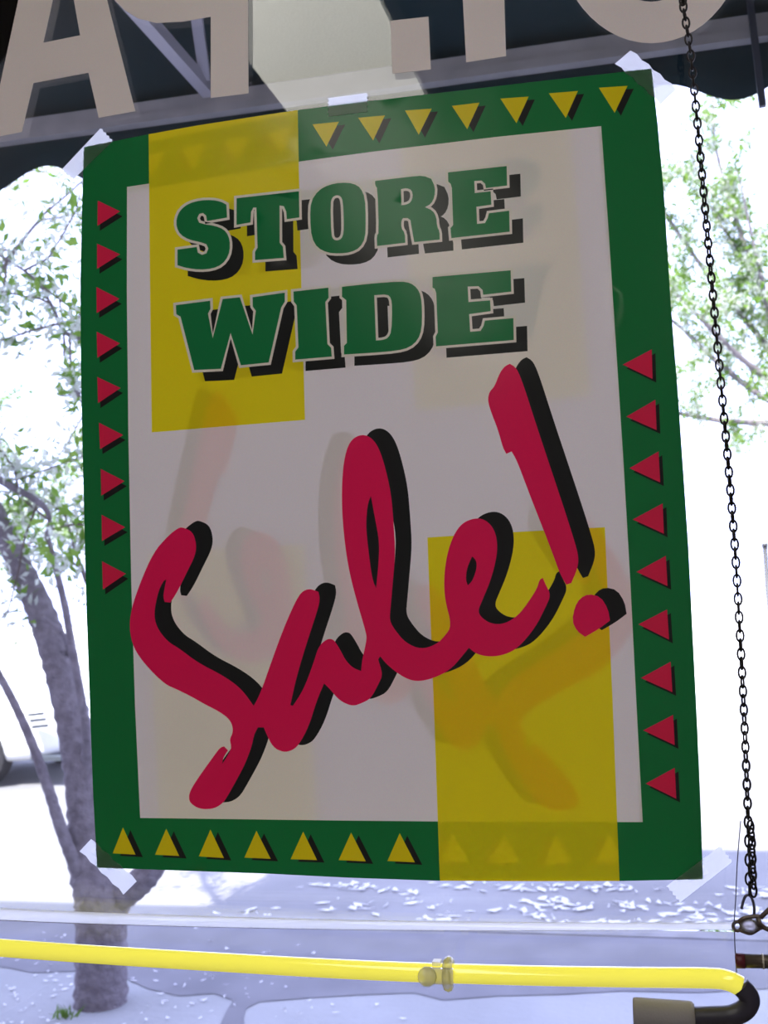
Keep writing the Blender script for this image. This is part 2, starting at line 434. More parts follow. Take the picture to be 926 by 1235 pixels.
DOT = Z(400, 420, 2.437, [(755, 722), (790, 730), (812, 765), (818, 800), (785, 825), (745, 848), (720, 830), (707, 800), (715, 760), (730, 735)])
TRI = {'top': [[(377.7, 151.4), (409.3, 148), (394.7, 178.2)], [(432.6, 143.2), (464.7, 140.3), (450.6, 170.4)], [(489, 134.4), (521, 132), (505.5, 163.6)], [(545.3, 128.6), (578.4, 124.7), (563.8, 156.8)], [(603.6, 119.8), (637.6, 117.4), (623, 149.5)], [(662, 113.5), (696.9, 110.6), (682.4, 143.2)], [(722.2, 106.7), (756.7, 104.3), (741.2, 136.9)]],
       'left': [[(118.6, 242.5), (118.2, 272.9), (145.7, 255.5)], [(117.8, 294.3), (117.8, 324.7), (145.7, 307.3)], [(117, 346.6), (117.4, 378), (145, 361)], [(117.4, 400.4), (118.2, 432), (145.7, 414.6)], [(118.2, 455), (119, 486.6), (146.6, 468.4)], [(120.2, 510), (121.5, 542), (149.8, 525)], [(122.3, 565.6), (123, 598), (151.4, 580.6)], [(123.5, 621), (123.9, 652.6), (152.2, 636)], [(124, 677), (125, 711), (153, 692)]],
       'right': [[(750.9, 440.3), (785.8, 421.8), (786.8, 457.3)], [(755.2, 502.9), (790.2, 482.5), (791.7, 519)], [(759, 565), (794, 544.7), (796, 582)], [(763, 626.7), (799, 607.3), (800.4, 643.7)], [(767.4, 689.8), (802.8, 670.4), (804.8, 706.8)], [(769.8, 752.9), (804.3, 735), (806.7, 771.4)], [(772.7, 817.5), (808.6, 798), (810.6, 834.5)], [(775.6, 880.6), (811.6, 862), (813.5, 898.5)], [(778.5, 944.7), (813.5, 925.7), (815.4, 963)]],
       'bottom': [[(149.2, 997.6), (136.7, 1028.8), (164.3, 1030.3)], [(201.5, 999), (187.9, 1030.3), (217, 1031.8)], [(254.7, 1000), (240.7, 1032.3), (270.8, 1034.3)], [(310, 1001.6), (295.4, 1033.8), (327, 1035.3)], [(366.2, 1002.6), (351, 1035.8), (382.8, 1036.8)], [(424, 1003.7), (409, 1036.8), (441.6, 1038.3)], [(482.7, 1004.2), (467.7, 1037.8), (500.8, 1039.3)]]}
TSH = {'top': (7.5, 3.5), 'left': (3, 6), 'right': (4.5, 4.5), 'bottom': (9, 3)}


def area(p):
    p = np.array(p); x, y = p[:, 0], p[:, 1]
    return .5 * np.sum(x * np.roll(y, -1) - np.roll(x, -1) * y)


def offset(p, d):
    """grow (d>0) or shrink a ring by d with mitred corners"""
    p = np.array(p, float)
    if area(p) < 0: p = p[::-1]
    out = []
    n = len(p)
    for i in range(n):
        a, b, c = p[i - 1], p[i], p[(i + 1) % n]
        e1 = (b - a) / np.linalg.norm(b - a); e2 = (c - b) / np.linalg.norm(c - b)
        n1 = np.array([e1[1], -e1[0]]); n2 = np.array([e2[1], -e2[0]])
        k = n1 + n2; q = 1 + n1 @ n2
        if q < .25: q = .25
        out.append(tuple(b + d * k / q))
    return out


def shift(p, dx, dy): return [(x + dx, y + dy) for x, y in p]


def soften(p, lim=52, it=2):
    """round the gentle corners of a traced ring, keep the sharp ones"""
    p = [np.array(q, float) for q in p]
    for _ in range(it):
        out = []
        for i in range(len(p)):
            a, b, c = p[i - 1], p[i], p[(i + 1) % len(p)]
            u = (b - a) / np.linalg.norm(b - a); w_ = (c - b) / np.linalg.norm(c - b)
            if u @ w_ < math.cos(math.radians(lim)): out.append(b)
            else: out += [b + (a - b) * .25, b + (c - b) * .25]
        p = out
    return [tuple(q) for q in p]


SALE = soften(SALE); BANG = soften(BANG, 40); DOT = soften(DOT, 62, 1)
SALE_H = [soften(h, 60) for h in SALE_H]
for i in (0, 2, 3, 7):
    LET[i] = (soften(LET[i][0], 38, 1), [soften(h, 60, 1) for h in LET[i][1]])

# list of print regions from the lowest to the topmost; each (key, ring, holes)
LAY = [('border', OUT, []), ('panel', PANEL, []), ('yellow0', Y1, []), ('yellow1', Y2, [])]
for side in TRI:
    for i, t in enumerate(TRI[side]):
        LAY.append((f'trishadow:{side}:{i}', shift(t, *TSH[side]), []))
        LAY.append((f'tri:{side}:{i}', t, []))
for i, (o, hs) in enumerate(LET):
    LAY.append((f'letshadow:{i}', shift(offset(o, 2), 14.5, 11.5), [shift(offset(h, -1.5), 14.5, 11.5) for h in hs]))
for i, (o, hs) in enumerate(LET):
    LAY.append((f'letline:{i}', offset(o, 3.0), [offset(h, -3.0) for h in hs]))
for i, (o, hs) in enumerate(LET):
    LAY.append((f'let:{i}', o, hs))
SX, SY = 20, -8
LAY += [('brushshadow:0', shift(SALE, SX, SY), [shift(h, SX, SY) for h in SALE_H]), ('brushshadow:1', shift(BANG, SX, SY), []), ('brushshadow:2', shift(DOT, SX, SY), []),
        ('brush:0', SALE, SALE_H), ('brush:1', BANG, []), ('brush:2', DOT, [])]
LAYW = [(k, XZ(r), [XZ(h) for h in hs]) for k, r, hs in LAY]


def inside(P, ring):
    ring = np.array(ring); x, y = P[:, 0], P[:, 1]
    r = np.zeros(len(P), bool)
    j = len(ring) - 1
    for i in range(len(ring)):
        xi, yi = ring[i]; xj, yj = ring[j]
        c = ((yi > y) != (yj > y)) & (x < (xj - xi) * (y - yi) / ((yj - yi) if yj != yi else 1e-12) + xi)
        r ^= c; j = i
    return r


def partition(layers, clip, step):
    """planar partition of the sheet: triangles, each owned by the topmost region covering it"""
    V = []; Ed = []
    def ring(r):
        n = len(V)
        for p in r: V.append(Vector(p))
        for i in range(len(r)): Ed.append((n + i, n + (i + 1) % len(r)))
    ring(clip)
    for k, r, hs in layers:
        ring(r)
        for h in hs: ring(h)
    c = np.array(clip); x0, z0 = c.min(0); x1, z1 = c.max(0)
    g = np.array([(x, z) for x in np.arange(x0, x1, step) for z in np.arange(z0, z1, step)]) + step * .37
    for p in g[inside(g, clip)]: V.append(Vector(p))
    res = delaunay_2d_cdt(V, Ed, [], 0, 1e-7)
    v = np.array([tuple(p) for p in res[0]]); f = [tuple(q) for q in res[2]]
    cen = np.array([v[list(q)].mean(0) for q in f])
    own = np.full(len(f), -1)
    ok = inside(cen, clip)
    for i, (k, r, hs) in enumerate(layers):
        m = inside(cen, r)
        for h in hs: m &= ~inside(cen, h)
        own[m] = i
    own[~ok] = -1
    return v, f, own


PO = np.array(XZ(OUT))
px0, pz0 = PO.min(0); px1, pz1 = PO.max(0)


def bulge(x, z):
    """how far the taped paper stands off the glass"""
    u = (x - px0) / (px1 - px0); v = (z - pz0) / (pz1 - pz0)
    d = .0004 + .0030 * max(0, math.sin(math.pi * min(max(u, 0), 1))) ** .8 * (.35 + .65 * math.sin(math.pi * min(max(v, 0), 1)))
    d += .0011 * math.sin(9 * u + 1.3) * math.sin(3.1 * v + .6) * math.sin(math.pi * min(max(u, 0), 1))
    e = math.exp(-((v - .93) / .05) ** 2)
    d += .0005 * e * (math.sin(26 * u + 30 * v) * math.exp(-((u - .45) / .16) ** 2))
    return max(d, .0003)


poster = thing('poster', 'green bordered store wide sale poster taped to the shop window', 'poster',
               ((px0 + px1) / 2, PY, pz0))
v, f, own = partition(LAYW, XZ(OUT), .011)
v3 = [(p[0], PY - .0006 - bulge(p[0], p[1]), p[1]) for p in v]


def submesh(sel):
    used = {}; vv = []; ff = []
    for i in sel:
        q = []
        for k in f[i]:
            if k not in used: used[k] = len(vv); vv.append(v3[k])
            q.append(used[k])
        if area([(vv[a][0], vv[a][2]) for a in q]) < 0: q = q[::-1]
        ff.append(q)
    return vv, ff


def part(name, key, m, parent, label=None):
    idx = [i for i, l in enumerate(LAYW) if l[0] == key][0]
    sel = np.nonzero(own == idx)[0]
    if not len(sel): return None
    vv, ff = submesh(sel)
    o = obj(name, vv, ff, m, parent, True)
    if label: o['label'] = label
    return o


part('border', 'border', m_border, poster, 'green border')
panel = part('white_panel', 'panel', m_panel, poster, 'white printed panel')
part('yellow_block', 'yellow0', m_yellow, poster)
part('yellow_block', 'yellow1', m_yellow, poster)
for side in TRI:
    for i in range(len(TRI[side])):
        col = 'yellow' if side in ('top', 'bottom') else 'red'
        o = part('triangle', f'tri:{side}:{i}', m_tri_y if col == 'yellow' else m_tri_r, poster, f'{col} border triangle')
        part('triangle_shadow', f'trishadow:{side}:{i}', m_black, o)
for i in range(9):
    o = part('letter', f'let:{i}', m_letter, poster, 'green slab serif letter ' + 'STOREWIDE'[i])
    part('letter_outline', f'letline:{i}', m_cream, o)
    part('letter_shadow', f'letshadow:{i}', m_black, o)
for i, n in enumerate(('brush_lettering', 'exclamation_stroke', 'exclamation_dot')):
    o = part(n, f'brush:{i}', m_red, poster, 'red brush lettering reading Sale' if i == 0 else None)
    part('brush_shadow', f'brushshadow:{i}', m_black, o)
# the same artwork printed on the back of the sheet (mirrored), showing faintly through the paper
cx = (px0 + px1) / 2
mir = lambda r: [(2 * cx - x, z) for x, z in r]
BL = [(k, mir(r), [mir(h) for h in hs]) for k, r, hs in LAYW if not k.startswith('letline')]
vb, fb, ob = partition(BL, XZ(OUT), .03)
kinds = ['none', 'green', 'yellow', 'red', 'black']


def bkind(k):
    if k == 'panel': return 'none'
    if k == 'border' or k.startswith('let:'): return 'green'
    if k.startswith('yellow') or k.startswith('tri:top') or k.startswith('tri:bot'): return 'yellow'
    if k.startswith('tri:') or k.startswith('brush:'): return 'red'
    return 'black'


for kd in kinds[1:]:
    sel = [i for i in range(len(fb)) if ob[i] >= 0 and bkind(BL[ob[i]][0]) == kd]
    used = {}; vv = []; ff = []
    for i in sel:
        q = []
        for k in fb[i]:
            if k not in used:
                used[k] = len(vv); vv.append((vb[k][0], PY - .0002 - bulge(*vb[k]) * .95, vb[k][1]))
            q.append(used[k])
        ff.append(q)
    obj('back_print', vv, ff, bk[kd], poster)['kind'] = 'stuff'

# ------------------------------------------------------------------ tape
TAPES = [('strip of white tape at the top left corner of the poster', [(75, 205), (122, 155), (137, 171), (89, 217)]),
         ('short white tape at the middle of the top edge of the poster', [(396, 119), (443, 112.5), (444, 136), (397, 142)]),
         ('wide white tape folded over the top right corner of the poster', [(742, 77), (761, 61), (816, 108), (797, 126)]),
         ('strip of white tape at the bottom right corner of the poster', [(804, 1068), (868, 1020), (883, 1039), (820, 1088)]),
         ('strip of white tape at the bottom left corner of the poster', [(97, 1026), (111, 1011), (166, 1062), (150, 1078)])]
for lab, q in TAPES:
    r = XZ(q)
    N = 8
    vt = []; ft = []
    a, b, c, d = [np.array(p) for p in r]
    jag = [.0 if i in (0, N) else 0 for i in range(N + 1)]
    for i in range(N + 1):
        for j in range(N + 1):
            u = i / N; w = j / N
            p = (a * (1 - u) + b * u) * (1 - w) + (d * (1 - u) + c * u) * w
            if i in (0, N): p = p + (b - a) / np.linalg.norm(b - a) * (.0007 * (1 if j % 2 else -1))
            ins = bool(inside(np.array([p]), r if False else XZ(OUT))[0])
            y = PY - .0011 - (bulge(p[0], p[1]) if ins else .0)
            vt.append((p[0], y, p[1]))
    for i in range(N):
        for j in range(N):
            ft.append((i * (N + 1) + j, i * (N + 1) + j + 1, (i + 1) * (N + 1) + j + 1, (i + 1) * (N + 1) + j))
    tag(obj('tape', vt, ft, m_tape), lab, 'tape', 'tape pieces holding the poster')

# ------------------------------------------------------------------ letters on the glass (seen from behind)
from mathutils.geometry import tessellate_polygon


def plate(name, rings, y0, y1, m, parent=None):
    """flat shape with holes and thickness in the XZ plane"""
    flat = [p for r in rings for p in r]
    tr = tessellate_polygon([[Vector((p[0], p[1], 0)) for p in r] for r in rings])
    n = len(flat)
    vv = [(p[0], y0, p[1]) for p in flat] + [(p[0], y1, p[1]) for p in flat]
    ff = []
    for t in tr:
        ff.append(tuple(t)); ff.append(tuple(n + k for k in reversed(t)))
    s = 0
    for r in rings:
        for i in range(len(r)):
            a = s + i; b = s + (i + 1) % len(r)
            ff.append((a, b, b + n, a + n))
        s += len(r)
    o = obj(name, vv, ff, m, parent)
    bm = bmesh.new(); bm.from_mesh(o.data); bmesh.ops.recalc_face_normals(bm, faces=bm.faces); bm.to_mesh(o.data); bm.free()
    return o


LY0, LY1 = WIN - .0006, WIN - .0001
lx = lambda pts: XZ(pts, LY0)
ell = lambda cx_, cy_, a, b, n=56: [(cx_ + a * math.cos(2 * math.pi * k / n), cy_ + b * math.sin(2 * math.pi * k / n)) for k in range(n)]
A_ = [[(26, 159), (40, 100), (106.5, 87.5), (119, 142), (163, 134), (129, 0), (97, -128), (50, -120), (22, 0), (0, 102), (-14, 167)],
      [(52, 51.5), (96.5, 42.5), (89, 0), (74, -66), (63.5, 0)]]
Pm = [[(254, 118), (299.5, 112.5), (299, 0), (297, -152), (230, -142), (180, -130), (150, -105), (133, -70), (130, -35), (138, 0), (150, 12), (166, 22), (188, 27.5), (220, 26), (254, 20)],
      [(254, -22), (215, -17), (192, -18), (180, -30), (176, -55), (184, -80), (205, -95), (253, -104)]]
DT = [[(470.5, 25), (516.5, 20), (519.5, 83.5), (473, 89)]]
ST = [[(556, -190), (605, -198), (608, 0), (610, 67.5), (562, 75), (558, 0)]]
OO = [ell(785, -93, 117, 145), ell(785, -95, 68, 97)]
for nm, rg, lab in (('window_letter', A_, 'cream vinyl letter A on the glass at the top left'),
                    ('window_letter', Pm, 'cream vinyl letter P seen from behind right of the A'),
                    ('window_period', DT, 'square cream vinyl period on the glass above the poster'),
                    ('window_letter', ST, 'cream vinyl upright stroke on the glass beside the period'),
                    ('window_letter', OO, 'round cream vinyl letter O on the glass behind the chain')):
    tag(plate(nm, [lx(r) for r in rg], LY0, LY1, m_vinyl), lab, 'letter', 'cream letters on the shop window')

# ------------------------------------------------------------------ chain
CHY = .925
ctop = W(819, -60, CHY)
chain_pts = smooth_line([(ctop[0] - .01, CHY, 2.948), (ctop[0] - .006, CHY, 2.5)] + [W(px, py, CHY) for px, py in ((819, -60), (823, 0), (832, 60), (841, 150), (850, 250), (859, 350), (869, 460), (878, 560), (886, 660), (892, 760), (897, 860), (901, 960), (903, 1030), (903.5, 1078))], 40)
chain = thing('hanging_chain', 'dark metal chain hanging down the right side of the poster', 'chain', tuple(chain_pts[-1]))
seg = np.array(chain_pts)
L = np.concatenate([[0], np.cumsum(np.linalg.norm(np.diff(seg, axis=0), axis=1))])
PITCH = .0073


def link_mesh(hl, hw, r):
    ring = []
    for k in range(14):
        a = 2 * math.pi * k / 14
        x = hw * math.cos(a); z = hl * math.sin(a)
        ring.append((x, 0, z))
    mb = MB().tube(ring, r, 6, closed=True)
    me = bpy.data.meshes.new('chain_link')
    me.from_pydata(mb.v, [], mb.f); me.materials.append(m_chain)
    me.polygons.foreach_set('use_smooth', [True] * len(me.polygons))
    return me


lm = link_mesh(.0050, .0028, .00088)
cl = Vector(chain_pts[-1])


def add_link(p, t, roll, parent=chain):
    o = bpy.data.objects.new('link', lm)
    C.objects.link(o)
    q = Vector(t).normalized().to_track_quat('Z', 'X')
    o.rotation_euler = (q.to_matrix() @ Matrix.Rotation(roll, 3, 'Z')).to_euler()
    o.location = Vector(p) - cl
    o.parent = parent
    return o


nl = int(L[-1] / PITCH)
for i in range(nl + 1):
    d = i * PITCH
    j = min(np.searchsorted(L, d), len(L) - 1)
    t = seg[j] - seg[max(j - 1, 0)] if j else seg[1] - seg[0]
    k = np.array([np.interp(d, L, seg[:, c]) for c in range(3)])
    roll = (0 if i % 2 else math.pi / 2) + .35 * math.sin(i * .11 + .6) + math.pi / 2
    add_link(k, t, roll)
# the loose tail of the chain doubled back beside its lower end
for i in range(9):
    p = np.array(W(908.5 - (4 if i == 8 else 0) * .3 - .3 * i, 1074 - i * 9.6, CHY - .003))
    add_link(p, (0, 0.02, 1), (0.6 if i % 2 else 2.1))
hook = MB().tube(smooth_line([W(x, y, CHY) for x, y in ((894, 1096), (896.5, 1086), (900, 1080), (905, 1081), (908.5, 1089), (909.5, 1098), (909, 1104))], 6), .0011, 8)
hook.build('wire_hook', m_wire, chain, True)

# ------------------------------------------------------------------ neon sign (yellow tube on a clear sheet)
NY = .915
tl = [(-120, 1134), (0, 1143), (120, 1151.5), (250, 1159.5), (380, 1167), (500, 1172.5), (640, 1176.5), (760, 1178.5), (850, 1179.5), (876, 1182), (893, 1189.5)]
bl = [(893, 1189.5), (901, 1198), (903.5, 1208), (897, 1218), (882, 1224.5), (860, 1226), (832, 1227)]
sign = thing('neon_sign', 'yellow glass tube neon sign hung low behind the window', 'neon sign', tuple(W(500, 1240, NY)))
RT = .0077
MB().tube(smooth_line([W(x, y, NY) for x, y in tl], 8), RT, 16).build('yellow_tube', m_neon, sign, True)
MB().tube(smooth_line([W(x, y, NY) for x, y in bl], 8), RT * 1.03, 16).build('blackout_tube', m_blackout, sign, True)
bm = MB()
p0 = W(838, 1227.5, NY); p1 = W(764, 1224, NY)
bt = []
for t_, r_ in ((0, .0100), (.04, .0118), (.08, .0122), (.5, .0126), (.95, .0132), (1, .0125)):
    bt.append((p0 * (1 - t_) + p1 * t_, r_))
bm.tube([b[0] for b in bt], [b[1] for b in bt], 18)
bm.build('rubber_boot', m_boot, sign, True)
# clear tube support
sp = MB().tube([W(515, 1178, NY - .018), W(515, 1178, NY - .016), W(515, 1178, NY + .03)], [.0060, .0078, .0072], 18)
sp.build('support_post', m_clearplastic, sign, True)
ck = []
cA = W(541, 1174.5, NY)
for k in range(15):
    a = math.radians(-40 + k * 20)
    ck.append((cA[0], cA[1] - .0098 * math.cos(a - .6), cA[2] + .0098 * math.sin(a - .6)))
MB().tube(ck, .0042, 8).build('support_clip', m_clearplastic, sign, True)
MB().box(tuple(W(512, 1185, NY - .0085)), tuple(W(546, 1169, NY - .0115))).build('support_bridge', m_clearplastic, sign)
MB().box(tuple(W(521, 1165, NY - .004)), tuple(W(533, 1156.5, NY + .004))).build('support_tab', m_clearplastic, sign)
# clear carrier rod and sheet
RY = .945
rodline = smooth_line([W(x, y, RY - .004) for x, y in ((-130, 1093), (0, 1102.5), (160, 1109), (330, 1113.5), (500, 1116.5), (700, 1117.5), (883, 1117))], 6)
rv = []; rf = []
for i, p in enumerate(rodline):
    rr_ = .0064 - .0036 * i / (len(rodline) - 1)
    for k in range(9):
        a_ = math.pi * (k / 8 - .5)
        rv.append((p[0], p[1] - rr_ * .5 * math.cos(a_), p[2] + rr_ * math.sin(a_)))
for i in range(len(rodline) - 1):
    for k in range(8):
        rf.append((i * 9 + k, i * 9 + k + 1, i * 9 + k + 10, i * 9 + k + 9))
obj('clear_channel', rv, rf, m_rod, sign, True)
a = W(-130, 1103, RY); b = W(885, 1124, RY)
sv = [(a[0], RY, a[2]), (b[0], RY, b[2]), (b[0], RY, b[2] - .30), (a[0], RY, a[2] - .30)]
sv = sv + [(x, y + .005, z) for x, y, z in sv]
obj('clear_sheet', sv, [(0, 1, 2, 3), (7, 6, 5, 4), (0, 4, 5, 1), (1, 5, 6, 2), (2, 6, 7, 3), (3, 7, 4, 0)], m_acrylic, sign)
MB().tube(smooth_line([W(x, y, CHY - .008) for x, y in ((893, 990), (889, 1040), (887, 1085), (885.5, 1110), (886.5, 1150), (889.5, 1190), (893, 1240))], 5), .00045, 6).build('thin_wire', m_wire, sign, True)
# the next tube's end beside it
q0 = W(886.5, 1158.5, NY); q1 = W(898, 1158.8, NY); q2 = W(960, 1160, NY)
te = MB().tube([q0, q0 + (q1 - q0) * .1, q1], [.0048, .0057, .0057], 14)
e = te.build('tube_end_cap', m_redcap, sign, True)
MB().tube([q1, q2], .0053, 14).build('tube_end', m_browntube, sign, True)
MB().tube([W(919, 1159.2, NY), W(921, 1159.25, NY)], .0058, 14).build('tube_ring', m_whitering, sign, True)

# clip on the chain hook
clip = thing('metal_clip', 'tarnished metal clip hooked under the end of the chain', 'clip', tuple(W(910, 1125, CHY)))
KY = CHY - .001
def ringpts(cx_, cy_, a, b, n=16, y=KY): return [W(cx_ + a * math.cos(2 * math.pi * k / n), cy_ + b * math.sin(2 * math.pi * k / n), y) for k in range(n)]
MB().tube(ringpts(889, 1117, 5, 5.5), .0014, 8, closed=True).build('eye', m_clip, clip, True)
MB().tube(smooth_line([W(890, 1112, KY), W(896, 1108, KY), W(903, 1106, KY), W(911, 1105, KY), W(917, 1106, KY)], 5), [.0012] + [.0017] * 18 + [.002] * 2, 8).build('upper_jaw', m_clip, clip, True)
MB().tube(smooth_line([W(891, 1121, KY), W(898, 1124, KY), W(905, 1125.5, KY), (W(912, 1122, KY)), W(918, 1118, KY)], 5), [.0012] + [.0016] * 18 + [.002] * 2, 8).build('lower_jaw', m_clip, clip, True)
MB().tube([W(893, 1117, KY), W(900, 1116, KY), W(907, 1116.5, KY), W(913, 1115, KY)], [.0028, .0052, .0056, .003], 12).build('glass_bead', m_clipglass, clip, True)
MB().tube([W(912, 1112, KY), W(918, 1111.5, KY)], [.0040, .0052], 10).build('hub', m_clip, clip, True)
MB().tube(smooth_line([W(917, 1107, KY), W(922, 1102, KY), W(930, 1095, KY), W(940, 1092, KY)], 4), .0019, 8).build('upper_handle', m_clip, clip, True)
MB().tube(smooth_line([W(917, 1115, KY), W(922, 1119, KY), W(930, 1122, KY), W(940, 1124, KY)], 4), .0019, 8).build('lower_handle', m_clip, clip, True)

# ------------------------------------------------------------------ awning outside the window
AY = 2.10
rl = W(0, 168, AY); rr = W(926, 50, AY)
ZR = .5 * (rl[2] + rr[2])
AX0, AX1 = -2.4, W(1000, 60, AY)[0]
aw = thing('awning', 'dark green canvas shop awning with scalloped edge above the window', 'awning', (W(900, 50, AY)[0], 1.1, ZR))
MB().box((AX0, AY - .006, ZR - .014), (AX1, AY + .02, ZR + .006)).build('front_rail', m_rail, aw)
MB().box((AX0, AY - .004, ZR + .007), (AX1, AY + .012, ZR + .032)).build('rail_flange', m_rail, aw)
slope = 1.05
ZT = ZR + .05 + slope * (AY - 1.1)
# canvas top, with a slight sag
nu, nv = 40, 14
vv = []; ff = []
for i in range(nu + 1):
    for j in range(nv + 1):
        x = AX0 + (AX1 - AX0) * i / nu; t = j / nv
        sag = .03 * math.sin(math.pi * t) * (1 + .3 * math.sin(i * 1.1))
        vv.append((x, AY + .022 - (AY + .022 - 1.1) * t, ZR + .046 + (ZT - ZR - .046) * t - sag * .6))
for i in range(nu):
    for j in range(nv):
        a_ = i * (nv + 1) + j
        ff.append((a_, a_ + nv + 1, a_ + nv + 2, a_ + 1))
obj('canvas', vv, ff, m_awning, aw, True)
# scalloped valance
def wx(px): return W(px, 100, AY)[0]
xa = wx(45); xb = wx(893)
per = (xb - xa) / 5.5
vv = []; ff = []
NV = 220
for i in range(NV + 1):
    x = AX0 + (AX1 - AX0) * i / NV
    ph = (x - xa) / per
    drop = .112 - .026 * math.cos(2 * math.pi * ph)
    yy = AY + .024 + .006 * math.sin(2 * math.pi * ph + 1)
    for k in range(5):
        t = k / 4
        vv.append((x, AY + .024 + (yy - AY - .024) * t, ZR + .056 - (drop + .056 - .02) * t))
for i in range(NV):
    for k in range(4):
        a_ = i * 5 + k
        ff.append((a_, a_ + 1, a_ + 6, a_ + 5))
va = obj('valance', vv, ff, m_awning, aw, True)
md = va.modifiers.new('thickness', 'SOLIDIFY'); md.thickness = .002
# end wing at the right
vv = [(AX1, AY, ZR + .05), (AX1, 1.1, ZT), (AX1, 1.1, ZR - .1), (AX1, AY, ZR - .12)]
o = obj('side_wing', vv + [(x + .003, y, z) for x, y, z in vv], [(0, 1, 2, 3), (7, 6, 5, 4), (0, 4, 5, 1), (1, 5, 6, 2), (2, 6, 7, 3), (3, 7, 4, 0)], m_awning, aw)
MB().bar(W(902, -10, AY - .03), W(921.5, 128, AY - .03), .012, .012).build('end_bar', m_dark, aw)
# frame arms
foot = W(252, 121, AY - .01)
MB().bar(foot, (foot[0], 1.1, foot[2] + .01), .026, .026).build('arm', m_strut, aw)
MB().bar(W(247, 104, AY - .05), W(229, -20, AY - .25), .022, .022).build('brace', m_strut, aw)
for xx in (AX0 + .02, AX1 - .02):
    MB().bar((xx, AY, ZR + .02), (xx, 1.1, ZT - .03), .025, .025).build('rafter', m_strut, aw)
aw.rotation_euler.y = .018

# ------------------------------------------------------------------ ground outside
KY0 = 5.2
struct('sidewalk', MB().box((-16, 1.1, -.3), (16, KY0, 0)), m_walk)
def ground(px, py):
    d = RC @ np.array([px - 463.0, py - 617.5, FPX]); return EYE + d * (-EYE[2] / d[2])


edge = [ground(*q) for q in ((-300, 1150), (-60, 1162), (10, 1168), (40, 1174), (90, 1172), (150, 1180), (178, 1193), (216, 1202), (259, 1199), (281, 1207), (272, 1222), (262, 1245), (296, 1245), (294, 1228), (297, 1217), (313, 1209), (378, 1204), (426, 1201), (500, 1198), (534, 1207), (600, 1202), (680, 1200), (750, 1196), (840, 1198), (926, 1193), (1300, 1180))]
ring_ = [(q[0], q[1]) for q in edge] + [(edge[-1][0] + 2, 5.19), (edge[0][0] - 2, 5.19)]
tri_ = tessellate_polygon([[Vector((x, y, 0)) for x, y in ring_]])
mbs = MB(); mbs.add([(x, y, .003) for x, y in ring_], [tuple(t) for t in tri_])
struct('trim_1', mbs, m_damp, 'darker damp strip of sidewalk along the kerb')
struct('kerb', MB().box((-16, KY0, -.3), (16, KY0 + .16, .005)), m_kerb)
struct('street', MB().box((-40, KY0 + .16, -.4), (40, 11.6, -.1)), m_street)
struct('far_pavement', MB().box((-120, 11.6, -.4), (120, 160, -.1)), m_far)

# ------------------------------------------------------------------ trees
def leaf_geo(pts, size, spread):
    """folded little leaves (two quads each) around the points"""
    n = len(pts)
    c = pts + RNG.normal(0, spread, (n, 3))
    a = RNG.normal(0, 1, (n, 3)); a /= np.linalg.norm(a, axis=1)[:, None]
    b = RNG.normal(0, 1, (n, 3)); b -= a * (a * b).sum(1)[:, None]; b /= np.linalg.norm(b, axis=1)[:, None]
    u = np.cross(a, b)
    s = size * RNG.uniform(.6, 1.25, n)[:, None]
    P = np.stack([c - a * s, c - b * s * .42 + u * s * .16 - a * s * .1, c + a * s, c + b * s * .42 + u * s * .16 - a * s * .1], 1)
    V = P.reshape(-1, 3)
    k = np.arange(n) * 4
    F = np.concatenate([np.stack([k, k + 1, k + 2], 1), np.stack([k, k + 2, k + 3], 1)])
    return V, F


def fast_obj(name, V, F, m, parent):
    off = np.array(root_of(parent))
    me = bpy.data.meshes.new(name)
    V = V - off
    me.vertices.add(len(V)); me.vertices.foreach_set('co', V.astype(np.float32).ravel())
    me.loops.add(F.size); me.loops.foreach_set('vertex_index', F.astype(np.int32).ravel())
    me.polygons.add(len(F)); me.polygons.foreach_set('loop_start', np.arange(0, F.size, F.shape[1], dtype=np.int32))
    me.materials.append(m); me.update(); me.validate()
    o = bpy.data.objects.new(name, me); C.objects.link(o); o.parent = parent
    o['kind'] = 'stuff'
    return o


